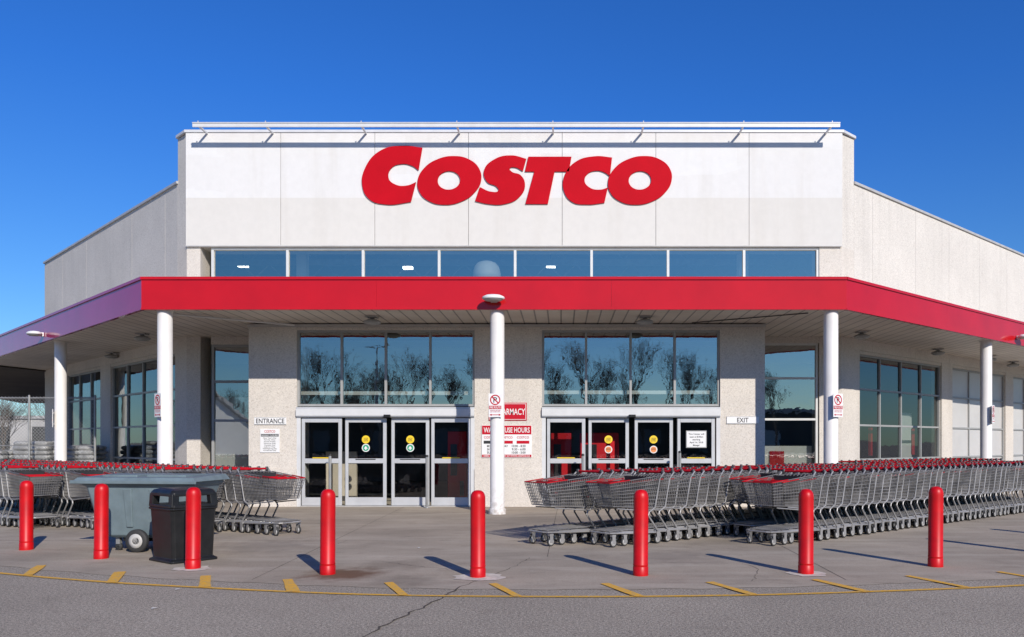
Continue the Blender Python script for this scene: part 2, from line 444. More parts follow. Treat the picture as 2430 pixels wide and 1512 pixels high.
def wing(M,sgn,L,win,panels,jo,label):
    def X(a,c): return (min(sgn*a,sgn*c),max(sgn*a,sgn*c))
    b=B(M)
    js=[0]+jo+[L]
    for i in range(len(js)-1):
        a,c=X(js[i]+.006,js[i+1]-.006); b.box(a,c,0,.064,4.25,8.95,M_peb2)
    a,c=X(0,L); b.box(a,c,.062,.35,4.245,8.93,M_peb2)
    cur=0
    spans=sorted(win+panels)
    for (p,q) in spans+[(L,L)]:
        if p-cur>.02: a,c=X(cur,p); b.box(a,c,0.01,.345,0,4.252,M_peb)
        cur=q
    a,c=X(L-.3,L); b.box(a,c,.348,14,0,8.93,M_peb2)
    b.build('wall',bld,label=label)
    b=B(M); a,c=X(-.02,L+.05); b.box(a,c,-.05,.40,8.951,9.02,M_cop); a,c=X(L-.35,L+.05); b.box(a,c,.399,14,8.951,9.02,M_cop); b.build('coping',bld)
    for (p,q) in win+panels:
        pan=(p,q) in panels
        a,c=X(p,q); n=max(2,int(round((q-p)/1.45))); cols=[a+(c-a)*i/n for i in range(1,n)]
        window(a,c,.12,4.15,.08,cols,[1.1,2.1,3.15],M_panelw if pan else M_wglass,M=M,fm=M_dframe,fw=.055,name='frosted_window' if pan else 'window')
        b=B(M); b.box(a,c,.05,.3,0,.118,M_peb); b.build('wall',bld)
        b=B(M); b.box(a,c,.03,.3,4.152,4.246,M_peb); b.build('wall',bld)
wing(ML,-1,LL,[(.25,6.1),(7.2,11.4)],[],[1.0,3.9,8.8,11.9],'beige aggregate wing wall')
wing(MR,1,LR,[(.35,5.85)],[(6.7,11.5),(12.3,16.5)],[1.1,3.9,6.4,9.0,11.6,14.2],'beige aggregate wing wall')
for s_ in (.95,1.75,4.6):
    b=B(MR); b.box(s_,s_+.22,.45,.47,1.2,2.05,M_cab); b.build('poster',bld)
b=B(MR); b.box(5.0,5.8,1.0,1.06,.013,2.6,M_intw); b.build('partition',bld)

Y=20.1
for k,(u0,u1) in enumerate(((590,704),(1126,1286),(1709,1815))):
    b=B()
    b.box(E1.x(u0),E1.x(u1),Y,Y+.3,.93,4.53,M_peb); b.box(E1.x(u0),E1.x(u1),Y-.03,Y+.29,0,.94,M_peb)
    if k==0: b.box(E1.x(590),E1.x(590)+.25,Y+.28,22.66,0,4.528,M_peb)
    if k==2: b.box(E1.x(1815)-.25,E1.x(1815),Y+.28,22.66,0,4.528,M_peb)
    b.build('wall',bld,label='pebbled beige entrance wall pier')
zt=E1.z(783)
for (u0,u1) in ((704,1126),(1286,1709)):
    b=B(); b.box(E1.x(u0),E1.x(u1),Y+.02,Y+.3,zt,4.53,M_peb); b.build('wall',bld)
b=B(); b.box(E1.x(590)-.02,E1.x(1815)+.02,Y-.05,Y-.002,4.46,4.53,M_cop); b.build('soffit_trim',bld)
for (u0,u1,ms) in ((704,1126,(809,914,1020)),(1286,1709,(1391,1497,1602))):
    window(E1.x(u0),E1.x(u1),E1.z(964),zt,Y+.05,[E1.x(u) for u in ms],[],M_glass,fm=M_dframe,fw=.055)
def door_leaf(u0,u1,y,sliding):
    x0,x1=E1.x(u0),E1.x(u1); z0,z1=.03,E1.z(992); w=.085; zm=E1.z(1094)
    f=B(); f.box(x0,x0+w,y,y+.05,z0,z1,M_alud); f.box(x1-w,x1,y,y+.05,z0,z1,M_alud)
    f.box(x0+w,x1-w,y,y+.05,z0,z0+.20,M_alud); f.box(x0+w,x1-w,y,y+.05,z1-.11,z1,M_alud); f.box(x0+w,x1-w,y,y+.05,zm-.06,zm+.06,M_alud)
    o=f.build('door',bld,bevel=.006)
    g=B(); g.quad((x0+w,y+.03,z0+.2),(x1-w,y+.03,z0+.2),(x1-w,y+.03,zm-.06),(x0+w,y+.03,zm-.06),M_dglass)
    g.quad((x0+w,y+.03,zm+.06),(x1-w,y+.03,zm+.06),(x1-w,y+.03,z1-.11),(x0+w,y+.03,z1-.11),M_dglass); g.build('glass',o)
    h=B(); 
    if sliding: h.box((x0+x1)/2-.25,(x0+x1)/2+.25,y-.012,y-.002,zm+.03,zm+.05,M_ink)
    else: h.box((x0+x1)/2-.22,(x0+x1)/2+.22,y-.014,y-.002,zm+.064,zm+.088,M_yel)
    h.build('push_bar',o)
    h=B(); h.box(x0+.003,x0+.012,y-.004,y-.001,z0,z1,M_ink); h.build('door_seal',o)
    return o,x0,x1
def sticker(o,cx,y,cz,r,ring,core,txt):
    s=B(); s.disc(cx,y,cz,r,ring); s.disc(cx,y-.003,cz,r*.78,core)
    for i,t in enumerate(txt): s.text(t,cx,y-.006,cz+r*.32-i*r*.34,r*.24,M_ink if core is not M_sred else M_white,w=r*1.1)
    s.build('sticker',o)
for k,(leaves,u0,u1) in enumerate(((( (714,810,0),(816,915,1),(926,1017,1),(1022,1118,0)),704,1126),(((1297,1389,0),(1396,1493,1),(1506,1598,1),(1607,1697,0)),1286,1709))):
    f=B(); za,zb=E1.z(990),E1.z(966)
    f.box(E1.x(u0),E1.x(u1),Y-.04,Y+.22,za,zb,M_alud)
    f.box(E1.x(u0),E1.x(u1),Y-.07,Y-.039,za+.03,zb-.05,M_alu)
    for u in (u0,u1-9): f.box(E1.x(u),E1.x(u+9),Y,Y+.22,0,za+.001,M_alu)
    f.box(E1.x(u0)+.09,E1.x(u1)-.09,Y-.02,Y+.2,.005,.025,M_cop)
    f.build('door_frame',bld)
    um=(leaves[1][1]+leaves[2][0])/2
    f=B(); f.box(E1.x(um-8),E1.x(um+8),Y-.13,Y-.07,za-.01,za+.06,M_black); f.build('door_sensor',bld,bevel=.01)
    for (a,c,sl) in leaves:
        o,x0,x1=door_leaf(a,c,Y+(.09 if sl else .03),sl); cx=(x0+x1)/2; yy=Y+(.115 if sl else .055)
        if sl:
            sticker(o,cx,yy-.005,E1.z(1043),.10,M_yel,M_yel,['CAUTION','AUTOMATIC','DOOR'])
            if k==0:
                sticker(o,cx,yy-.005,E1.z(1063),.10,M_white,M_grn,[])
                s=B(); s.add([(cx-.05,yy-.012,E1.z(1063)-.02),(cx+.05,yy-.012,E1.z(1063)-.02),(cx,yy-.012,E1.z(1063)+.05)],[(0,1,2)],M_white)
                s.box(cx-.015,cx+.015,yy-.013,yy-.011,E1.z(1063)-.05,E1.z(1063)-.02,M_white); s.build('sticker',o)
            else: sticker(o,cx,yy-.005,E1.z(1067),.095,M_white,M_org,['DO NOT','ENTER'])
for u,zz in ((783,1.28),(1013,1.25),(1383,1.28),(1613,1.35)):
    x=(u-1333)*19.75/1921
    b=B(); b.cyl((x,19.75,0),(x,19.75,zz),.035,M_galv,n=14); b.lathe([(.08,0),(.08,.015),(.034,.02)],(x,19.75,0.004),M_galv,n=16); b.lathe([(.038,-.01),(.038,.03),(.02,.045)],(x,19.75,zz),M_black,n=14)
    top(b.build('guide_post'),'slim grey metal guide post beside the sliding doors','post','guide posts at the doors')

# interior
b=B()
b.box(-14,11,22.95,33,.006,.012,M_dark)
b.build('interior_floor',bld)
b=B(); b.box(E1.x(592)+.25,E1.x(1813)-.25,20.4,22.95,.006,.013,M_brk); b.build('interior_floor',bld)
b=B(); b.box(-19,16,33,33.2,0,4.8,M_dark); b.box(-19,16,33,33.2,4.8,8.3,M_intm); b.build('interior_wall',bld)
b=B(); b.prism([(-10.8,23.52),(8.2,23.52),(16,31.2),(16,33.3),(-19,33.3),(-19,31.9)],8.3,8.4,M_intm); b.build('interior_ceiling',bld)
b=B(); b.box(-10.0,7.1,23.0,28.5,4.95,5.05,M_intw); b.build('mezzanine_floor',bld)
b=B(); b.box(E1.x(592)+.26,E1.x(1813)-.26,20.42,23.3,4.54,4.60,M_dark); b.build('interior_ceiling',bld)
for (u0,u1,z) in ((704,1124,2.80),(1286,1707,2.82)):
    b=B(); b.box(E1.x(u0),E1.x(u1),20.44,20.58,z,z+.09,M_intw); b.build('interior_beam',bld)
b=B(); b.box(-10.0,-8.6,23.32,23.4,.013,2.9,M_intw); b.build('partition',bld)  # white panel added behind the left window, standing in for a pale reflection
b=B(); b.box(4.9,7.1,23.0,23.08,.013,1.5,M_intw); b.build('partition',bld)
b=B(); b.box(5.9,6.3,22.95,22.99,.95,1.35,M_cab); b.build('poster',bld)
b=B(); b.box(E1.x(720),E1.x(800),22.0,22.1,.013,1.35,M_brk); b.build('partition',bld)
b=B(); b.box(E1.x(1620),E1.x(1700),21.9,22.0,.013,1.0,M_brk); b.build('partition',bld)
for x in (-7.6,5.3):
    b=B(); b.box(x-.14,x+.14,23.6,23.9,0.013,8.3,M_intw); b.build('interior_column',bld)
for yy in (26,29):
    b=B(); b.box(-13,11,yy,yy+.15,7.3,7.5,M_galv)
    for i in range(24): b.cyl((-13+i,yy+.07,7.5),(-12.5+i,yy+.07,8.0),.03,M_galv,n=4); b.cyl((-12.5+i,yy+.07,8.0),(-12+i,yy+.07,7.5),.03,M_galv,n=4)
    b.build('roof_truss',bld)
for u,v in ((577,631),(968,636),(1307,632)):
    x=(u-1333)/1921*28; z=1.6+(1050-v)/1921*28
    b=B(); b.box(x-.16,x+.16,27.9,28.1,z-.04,z+.04,M_lamp); b.cyl((x,28,z+.04),(x,28,8.3),.02,M_black,n=6); b.build('ceiling_lamp',bld)
c=((1155-1333)/1921*23.2,23.2,5.051)
b=B(); b.lathe([(.37,0),(.37,1.22),(.40,1.24),(.40,1.36),(.385,1.45),(.35,1.58),(.27,1.68),(.14,1.74),(.03,1.76)],c,M_intw,n=32); b.build('ventilation_duct',bld)
for x,w,y,h0,lab in ((.98,1.0,21.35,1.85,'red cabinet with a dark display panel inside doors'),(-2.85,.5,22.3,1.9,'red cabinet standing inside the doors'),(-.02,.55,22.0,1.85,'red cabinet standing inside the doors')):
    e=thing('vending_machine',(x,y,.013),lab,'machine')
    b=B(); b.box(x-w/2,x+w/2,y-.3,y+.3,.05,h0,M_cab); b.box(x-w/2+.05,x-w/2+.1,y-.28,y+.2,.013,.051,M_black); b.box(x+w/2-.1,x+w/2-.05,y-.28,y+.2,.013,.051,M_black); b.build('body',e,bevel=.02)
    b=B(); b.box(x-w/2+.08,x-w/2+.08+w*.35,y-.32,y-.302,.7,1.55,M_black); b.box(x-w/2+.08+w*.5,x+w/2-.06,y-.32,y-.302,.15,.55,M_black); b.build('front_panel',e)

# canopy
L=Vector((-9.27,17.85)); R=Vector((6.28,17.85))
aFL=math.radians(180-44.5); aFR=math.radians(41.0)
dl=Vector((math.cos(aFL),math.sin(aFL))); dr=Vector((math.cos(aFR),math.sin(aFR)))
Lf=L+dl*32; Rf=R+dr*20
b=B()
ins=.05
Lm=L+dl*17.5
poly=[tuple(Lm+Vector((ins,ins))),tuple(L+Vector((.02,ins))),tuple(R+Vector((-.02,ins))),tuple(Rf+Vector((-ins,ins))),(OR.x+17*math.cos(aR)-.2,OR.y+17*math.sin(aR)+.2),(OR.x,OR.y+.15),(-10.9,23.16),(-21.1,33.4)]
b.prism(poly,4.56,5.1,M_soff)
can=b.build('canopy',bld,label='long flat canopy with white slatted underside')
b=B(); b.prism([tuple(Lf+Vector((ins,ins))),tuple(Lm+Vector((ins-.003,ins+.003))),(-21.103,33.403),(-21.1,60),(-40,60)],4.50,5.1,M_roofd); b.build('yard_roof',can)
def fascia(P,Q,m=M_red):
    d=(Q-P); Ln=d.length; d.normalize(); M=Matrix.Translation((P.x,P.y,0))@Matrix.Rotation(math.atan2(d.y,d.x),4,'Z')
    b=B(M)
    n=max(1,int(round(Ln/4.5)))
    for i in range(n):
        b.box(Ln*i/n+(.0015 if i else 0),Ln*(i+1)/n-(.0015 if i<n-1 else 0),0,.053,4.53,5.19,m)
    b.box(0,Ln,.051,.09,4.535,5.185,m)
    b.box(-.004,Ln+.004,-.03,.14,5.189,5.25,m)
    b.box(0,Ln,-.012,.001,4.528,4.57,m)
    return b.build('fascia',can)
fascia(Lf,L,M_redl)['label']='red canopy fascia with purple sky sheen painted in'
fascia(L,R); fascia(R,Rf)
def column(x,y,r,h=4.56):
    b=B(); b.lathe([(r+.035,0),(r+.035,.10),(r+.01,.13),(r,.14),(r,h)],(x,y,0.004),M_col,n=32); b.lathe([(r+.02,0),(r+.02,.03)],(x,y,h-.03),M_col,n=32)
    return b.build('column',can)
cols=[(-8.86,18.08),(-1.44,18.08),(6.01,18.08),(-14.7,23.75),(12.39,23.64),(-21.5,30.5)]
for i,(x,y) in enumerate(cols): column(x,y,.158)
def wallpack(x,y,z,ang):
    M=Matrix.Translation((x,y,z))@Matrix.Rotation(ang,4,'Z'); b=B(M)
    prof=[(.05,.075),(.16,.065),(.235,.03),(.25,0),(.235,-.02)]
    b.lathe(prof[::-1],(0,-.22,0),M_white,n=24,sq=(1,.8)); b.lathe([(.16,-.06),(.2,-.045),(.225,-.019)],(0,-.22,0),M_cop,n=24,sq=(1,.8))
    b.box(-.07,.07,-.06,0,-.06,.05,M_white); b.build('wall_lamp',can)
wallpack(-1.49,17.84,4.74,0)
p=L+dl*8.15; wallpack(p.x,p.y-.02,4.74,aL)
p=R+dr*9.75; wallpack(p.x,p.y-.02,4.74,aR)
for x,y in ((-4.45,19.0),(1.95,19.0),(8.0,21.6),(11.9,25.6),(-11.4,22.0),(-14.8,26.6),(14.6,27.6),(16.5,29.6)):
    b=B(); b.lathe([(.10,-.20),(.19,-.17),(.21,-.12),(.12,-.08),(.05,-.06),(.05,.0)],(x,y,4.56),M_dframe,n=20)
    b.box(x-.13,x+.13,y-.13,y+.13,4.53,4.559,M_cop); b.build('ceiling_lamp',can)
b=B(); b.cyl((-8.8,18.3,4.50),(-6.6,20.0,4.50),.025,M_alu,n=8); b.build('conduit',can)
b=B(); b.cyl((3.2,19.9,4.54),(5.6,18.4,4.54),.012,M_ink,n=6); b.build('conduit',can)

# ------------------------------------------------------------------ logo sign
sg=thing('wall_sign',(-1.2,22.5,8.2),'large red slanted letters spelling COSTCO on the white wall','sign')
def letter(splines):
    cu=bpy.data.curves.new('l','CURVE'); cu.dimensions='2D'; cu.fill_mode='BOTH'; cu.extrude=.02; cu.resolution_u=10
    for pts in splines:
        s=cu.splines.new('BEZIER'); s.bezier_points.add(len(pts)-1); s.use_cyclic_u=True
        for bp,p in zip(s.bezier_points,pts):
            bp.co=(E2.x(p[0]),E2.z(p[1]),0)
            h='VECTOR' if len(p)>2 else 'AUTO'
            bp.handle_left_type=h; bp.handle_right_type=h
    o=bpy.data.objects.new('l',cu); COL.objects.link(o)
    dg=bpy.context.evaluated_depsgraph_get(); me=bpy.data.meshes.new_from_object(o.evaluated_get(dg))
    b=B(Matrix.Translation((0,22.545,0))@Matrix.Rotation(pi/2,4,'X'))
    b.add([tuple(v.co) for v in me.vertices],[tuple(p.vertices) for p in me.polygons],M_logo)
    bpy.data.objects.remove(o); bpy.data.meshes.remove(me)
    b.build('letter',sg)
def ell(cx,cy,rx,ry,sh,n=12,rot=0):
    out=[]
    for i in range(n):
        t=2*pi*i/n; x=math.cos(t)*rx; y=math.sin(t)*ry; out.append((cx+x-y*sh,cy+y))
    return out
V=1
letter([[(1003,353,V),(958,348),(905,359),(868,400),(861,443),(877,474),(918,487),(976,481,V),(988,434,V),(968,442),(940,440),(923,424),(930,401),(955,391),(980,396),(994,406,V)]])
letter([ell(1067,430,75,57.5,.18),ell(1066,430,26.5,22,.05)])
letter([[(1249,379,V),(1214,371),(1174,380),(1149,407),(1156,433),(1180,446),(1183,454),(1167,457),(1139,446,V),(1128,479,V),(1160,486),(1197,486),(1232,470),(1246,441),(1236,418),(1214,409),(1210,402),(1222,399),(1241,408,V)]])
letter([[(1254,374,V),(1356,374,V),(1350,409,V),(1316,409,V),(1300,486,V),(1247,486,V),(1268,409,V),(1246,409,V)]])
letter([[(1452,376,V),(1412,373),(1366,386),(1339,420),(1338,455),(1358,481),(1394,487),(1434,483,V),(1442,447,V),(1424,452),(1399,447),(1387,431),(1395,414),(1416,407),(1434,411),(1447,420,V)]])
letter([ell(1518,430,75,57.5,.18),ell(1518,430,26.5,22,.05)])

# ------------------------------------------------------------------ wall signs
def plate(name,u0,u1,v0,v1,label,el=E1,y=Y,m=M_white,th=.02):
    e=thing(name,(el.x((u0+u1)/2),y-.01,el.z(v1)),label,'sign')
    b=B(); b.box(el.x(u0),el.x(u1),y-th-.004,y-.004,el.z(v1),el.z(v0),m); b.build('plate',e,bevel=.003)
    return e,y-th-.004
e,yy=plate('entrance_sign',604,680,990,1008,'white rectangular sign reading ENTRANCE on beige wall')
b=B(); b.text('ENTRANCE',E1.x(642),yy-.003,E1.z(999),.115,M_ink,w=.70)
for a in ((604.8,679.2,990.8,991.3),(604.8,679.2,1006.7,1007.2)): b.box(E1.x(a[0]),E1.x(a[1]),yy-.003,yy-.001,E1.z(a[3]),E1.z(a[2]),M_ink)
b.build('lettering',e)
e,yy=plate('exit_sign',1724,1800,988,1006,'white rectangular sign reading EXIT on beige wall')
b=B(); b.text('EXIT',E1.x(1762),yy-.003,E1.z(997),.115,M_ink,w=.28)
for a in ((1724.8,1799.2,988.8,989.3),(1724.8,1799.2,1004.7,1005.2)): b.box(E1.x(a[0]),E1.x(a[1]),yy-.003,yy-.001,E1.z(a[3]),E1.z(a[2]),M_ink)
b.build('lettering',e)
e,yy=plate('pharmacy_sign',1160,1250,956,998,'red rounded sign with white letters reading PHARMACY',m=M_sred)
b=B(); b.text('PHARMACY',E1.x(1211.5),yy-.004,E1.z(977),.15,M_white,w=.725)
for (u0,u1,v0,v1) in ((1162,1248,958,959),(1162,1248,995,996),(1162,1163,959,995),(1247,1248,959,995)): b.box(E1.x(u0),E1.x(u1),yy-.004,yy-.001,E1.z(v1),E1.z(v0),M_white)
b.build('lettering',e)
e,yy=plate('hours_sign',1143,1262,1009,1086,'white and red sign listing warehouse opening hours')
b=B(); b.box(E1.x(1144),E1.x(1261),yy-.003,yy-.001,E1.z(1031),E1.z(1010),M_sred); b.text('WAREHOUSE HOURS',E1.x(1202.5),yy-.006,E1.z(1020.5),.125,M_white,w=1.14)
b.box(E1.x(1144),E1.x(1261),yy-.003,yy-.001,E1.z(1085),E1.z(1079),M_sred); b.text('OPEN 24 HOURS A DAY AT WWW.COSTCO.CA',E1.x(1202.5),yy-.006,E1.z(1082),.04,M_white,w=1.15)
for u in (1163,1202,1241):
    b.text('COSTCO',E1.x(u),yy-.004,E1.z(1038),.055,M_sred,w=.30)
    b.box(E1.x(u-15),E1.x(u+15),yy-.003,yy-.001,E1.z(1053),E1.z(1046),M_ink if u==1163 else M_sred)
for i,(d,h) in enumerate((('MONDAY - FRIDAY','10:00 - 8:30'),('SATURDAY','9:30 - 6:00'),('SUNDAY','10:00 - 5:00'))):
    z=E1.z(1058.5+i*7.7); b.text(d,E1.x(1156),yy-.004,z,.055,M_ink,align='LEFT',w=(.52 if i==0 else .30)); b.text(h,E1.x(1231),yy-.004,z,.055,M_ink,w=.34)
b.build('lettering',e)
e,yy=plate('notice_sign',618,664,1018,1074,'white paper notice listing holiday closures on the wall')
b=B(); b.text('COSTCO',E1.x(641),yy-.003,E1.z(1024),.06,M_sred,w=.27); b.box(E1.x(620),E1.x(662),yy-.003,yy-.001,E1.z(1036),E1.z(1030),M_ink); b.text('HOLIDAY CLOSURES',E1.x(641),yy-.006,E1.z(1033),.035,M_white,w=.41)
for i,t in enumerate(("New Year's Day",'Family Day','Good Friday','Victoria Day','Canada Day','Labour Day','Thanksgiving Day','Christmas Day')):
    b.text(t,E1.x(641),yy-.003,E1.z(1039.5+i*4.2),.026,M_ink,w=.16+.012*len(t))
b.build('lettering',e)
e,yy=plate('door_notice',1628,1677,1022,1063,'framed white door notice about the tire center',y=Y+.025,m=M_dframe,th=.012)
b=B(); b.box(E1.x(1630),E1.x(1675),yy-.004,yy-.001,E1.z(1061),E1.z(1024),M_white)
for i,t in enumerate(('Tire Center will','open at 8:30am','starting','April 16, 2018','Manager')): b.text(t,E1.x(1652.5),yy-.007,E1.z(1030+i*6.6),.04,M_ink,w=.024*len(t))
b.build('lettering',e)
def fire_sign(x,y,ang,zc,w=.29,h=.52):
    M=Matrix.Translation((x,y,0))@Matrix.Rotation(ang,4,'Z')
    e=thing('parking_sign',(x,y,zc-h/2),'white no-parking fire route sign strapped to white column','sign','fire route signs on the columns')
    b=B(M); z0,z1=zc-h/2,zc+h/2
    b.box(-w/2,w/2,-.012,0,z0,z1,M_white); b.box(-.02,.02,0,.03,z0+.08,z0+.12,M_galv); b.box(-.02,.02,0,.03,z1-.12,z1-.08,M_galv); b.build('plate',e)
    b=B(M); c=z1-.14
    b.disc(0,-.015,c,.115,M_sred,r_in=.09); b.text('P',0,-.015,c,.12,M_ink,w=.08)
    b.add([(-.075,-.018,c+.058),(-.058,-.018,c+.075),(.075,-.018,c-.058),(.058,-.018,c-.075)],[(0,1,2,3)],M_sred)
    b.box(-w/2+.01,w/2-.01,-.016,-.013,z1-.345,z1-.27,M_sred); b.text('FIRE ROUTE',0,-.019,z1-.307,.05,M_white,w=w-.05)
    for k in range(2): b.text('VEHICLES WILL BE TAGGED' if k==0 else 'AND TOWED AWAY',0,-.016,z1-.375-k*.03,.018,M_sred,w=w-.06)
    az=z0+.05; b.box(-.09,.09,-.016,-.013,az-.007,az+.007,M_sred)
    for s in (-1,1): b.add([(s*.125,-.016,az),(s*.08,-.016,az+.025),(s*.08,-.016,az-.025)],[(0,1,2)] if s>0 else [(0,2,1)],M_sred)
    b.build('lettering',e)
fire_sign(-1.47,17.89,0,2.42); fire_sign(-8.91,17.87,math.radians(-38),2.42); fire_sign(6.10,17.90,math.radians(28),2.42)
fire_sign(-14.80,23.55,math.radians(-60),2.30); fire_sign(12.50,23.47,math.radians(50),2.42)

# ------------------------------------------------------------------ bollards
bols=[(-7.97,12.05),(-6.34,11.14),(-4.67,10.25),(-2.84,9.82),(-.995,9.6),(.947,9.73),(2.97,9.85),(4.81,10.42),(6.95,11.7),(8.8,13.2)]
b=B(); r=.089
b.lathe([(r+.004,0),(r+.004,.10),(r,.105),(r,.12),(r+.003,.125),(r+.003,.135),(r,.14),(r,.925),(r*.985,.955),(r*.9,.985),(r*.72,1.01),(r*.45,1.025),(r*.15,1.03)],(0,0,.004),M_bol,n=32)
b0=b.build('bollard',center=False)
top(b0,'tall red round-topped safety bollard in the pavement','bollard','red bollards in front of the entrance')
for i,(x,y) in enumerate(bols):
    o=b0 if i==0 else clone(b0,(x,y,0),random.uniform(0,6))
    o.location=(x,y,0); o.rotation_euler=(random.uniform(-.008,.008),random.uniform(-.008,.008),random.uniform(0,6))
    if i in (2,4,6):
        o['label']='tall red round-topped safety bollard in a pale concrete collar'
        bb=B(); n=22; pp=[]
        for k in range(n):
            t=2*pi*k/n; rr=(.24 if i!=4 else .30)*random.uniform(.82,1.15); pp.append((x+math.cos(t)*rr,y-.02+math.sin(t)*rr*.9,.009))
        bb.add(pp,[tuple(range(n))],M_patch); bb.build('pavement_patch',kind='structure')

# ------------------------------------------------------------------ shopping cart
def make_cart():
    e=thing('shopping_cart',(0,0,0),'grey wire shopping cart with red handle nested in a row','shopping cart','shopping carts nested in rows')
    def P(s,t,side):
        xb=-.34+.78*s; xt=-.44+.98*s; zb=.53+.05*s; zt=1.00-.09*s; wb=.265-.055*s; wt=.305-.05*s
        x=xb+(xt-xb)*t; z=zb+(zt-zb)*t; w=wb+(wt-wb)*t
        return (x,side*w,z)
    b=B(); r=.0046
    for sd in (-1,1):
        for i in range(25): b.cyl(P(i/24,0,sd),P(i/24,1,sd),r,M_wire,n=4,caps=False)
        for j in range(9): b.cyl(P(0,j/8,sd),P(1,j/8,sd),r*(1.8 if j in(0,8) else 1.1),M_wire,n=4,caps=False)
    def lerp(a,c,t): return tuple(a[k]+(c[k]-a[k])*t for k in range(3))
    for i in range(14): b.cyl(lerp(P(1,0,-1),P(1,0,1),i/13),lerp(P(1,1,-1),P(1,1,1),i/13),r,M_wire,n=4,caps=False)
    for j in range(9): b.cyl(P(1,j/8,-1),P(1,j/8,1),r*(1.8 if j in(0,8) else 1.1),M_wire,n=4,caps=False)
    for i in range(13): b.cyl(lerp(P(0,0,-1),P(0,0,1),i/12),lerp(P(1,0,-1),P(1,0,1),i/12),r,M_wire,n=4,caps=False)
    for i in range(12): b.cyl(P(i/11,0,-1),P(i/11,0,1),r,M_wire,n=4,caps=False)
    for i in range(11):
        a=lerp(P(0,1,-1),P(0,1,1),i/10); b.cyl(a,(a[0]+.30,a[1]*.9,a[2]-.12),r,M_wire,n=4,caps=False)
    for k in range(4): 
        t=k/3; b.cyl((-.44+.30*t,-.30+.03*t,1.0-.12*t),(-.44+.30*t,.30-.03*t,1.0-.12*t),r,M_wire,n=4,caps=False)
    b.build('basket',e,center=False)
    b=B()
    b.tube([P(.62,1.012,-1),P(1,1.012,-1),P(1,1.012,1),P(.62,1.012,1)],.0085,M_cred,n=6)
    b.build('rim_bumper',e,center=False)
    b=B(); t=.0135
    for sd in (-1,1):
        b.tube([(-.535,sd*.285,1.045),(-.43,sd*.295,.96),(-.35,sd*.272,.53),(-.24,sd*.262,.47),(-.22,sd*.265,.42),(-.40,sd*.275,.20),(-.43,sd*.275,.165),(.10,sd*.245,.185),(.50,sd*.205,.205)],t,M_tube)
        b.tube([(-.24,sd*.262,.485),(.36,sd*.215,.545)],.010,M_tube,n=6)
        for x in (-.40,.43):
            w=.275 if x<0 else .205; b.box(x-.03,x+.03,sd*w-.022,sd*w-.017,.05,.175,M_tube); b.box(x-.03,x+.03,sd*w+.017,sd*w+.022,.05,.175,M_tube); b.box(x-.035,x+.035,sd*w-.024,sd*w+.024,.15,.18,M_tube)
    b.tube([(.50,-.205,.205),(.53,-.15,.205),(.53,.15,.205),(.50,.205,.205)],t,M_tube)
    b.tube([(-.36,-.27,.19),(-.36,.27,.19)],.010,M_tube,n=6)
    for i in range(13): 
        q=-1+2*i/12; b.cyl((-.36,q*.25,.235),(.50,q*.19,.225),.0045,M_wire,n=4,caps=False)
    for i in range(10):
        x=-.36+.86*i/9; b.cyl((x,-.25+.05*i/9,.23),(x,.25-.05*i/9,.23),.0048,M_wire,n=4,caps=False)
    b.build('frame',e,center=False)
    b=B(); b.cyl((-.535,-.25,1.045),(-.535,.25,1.045),.0175,M_cred,n=10)
    for sd in (-1,1): b.lathe([(.018,-.04),(.026,-.03),(.026,.03),(.018,.04)],(-.53,sd*.262,1.04),M_cdark,n=8)
    b.build('handle',e,center=False)
    b=B(); b.hexa([(-.42,-.20,.80),(-.24,-.20,.78),(-.24,.20,.78),(-.42,.20,.80),(-.42,-.20,.812),(-.24,-.20,.792),(-.24,.20,.792),(-.42,.20,.812)],M_cdark)
    b.hexa([(-.28,-.22,.78),(-.262,-.22,.78),(-.262,.22,.78),(-.28,.22,.78),(-.22,-.23,.99),(-.205,-.23,.99),(-.205,.23,.99),(-.22,.23,.99)],M_cdark)
    b.build('child_seat',e,center=False)
    wm=None
    for x,w in ((-.40,.275),(.43,.205)):
        for sd in (-1,1):
            if wm is None:
                b=B(Matrix.Rotation(pi/2,4,'X')); b.lathe([(.045,-.014),(.060,-.014),(.063,-.009),(.063,.009),(.060,.014),(.045,.014)],(0,0,0),M_rub,n=18)
                b.lathe([(.012,-.018),(.046,-.0155),(.046,.0155),(.012,.018)],(0,0,0),M_hub,n=16)
                o=b.build('wheel',e,center=False); wm=o.data
            else:
                o=bpy.data.objects.new('wheel',wm); COL.objects.link(o); o.parent=e
            o.location=(x,sd*w,.064)
    e.scale=(1.06,1.08,1.07)
    return e
cart=make_cart(); used=[False]; ncart=0
def row(P,d,n,off,t0,t1,sp,maxn=999):
    global ncart
    P=Vector(P); d=Vector(d).normalized(); n=Vector(n).normalized()
    ang=math.atan2(-d.y,-d.x); k=int((t1-t0)/sp)
    for i in range(min(k,maxn)):
        j=0 if i==0 else 1
        p=P+n*(off+random.uniform(-.02,.02))+d*(t0+.5+i*sp+random.uniform(-.02,.02)*j)
        a=ang+random.uniform(-.022,.022)
        lab=None
        if i==0: lab='front grey wire shopping cart with red handle, leading a row'
        if not used[0]:
            used[0]=True; cart.location=(p.x,p.y,0.004); cart.rotation_euler=(0,0,a)
            if lab: cart['label']=lab
        else:
            c=clone(cart,(p.x,p.y,.004),a); c['label']=lab or 'grey wire shopping cart with red handle nested in a row'
        ncart+=1
rd=(.77,.64); rn=(.64,-.77); RP=(.62,12.42)
row(RP,rd,rn,-.76,-.65,6.6,.24)
row(RP,rd,rn,-.03,0,11.5,.25)
row(RP,rd,rn,.72,2.6,12.5,.25)
row(RP,rd,rn,1.45,2.0,13.0,.245)
row(RP,rd,rn,-1.68,8.6,15.2,.31)
row(RP,rd,rn,-.78,8.5,15.2,.31)
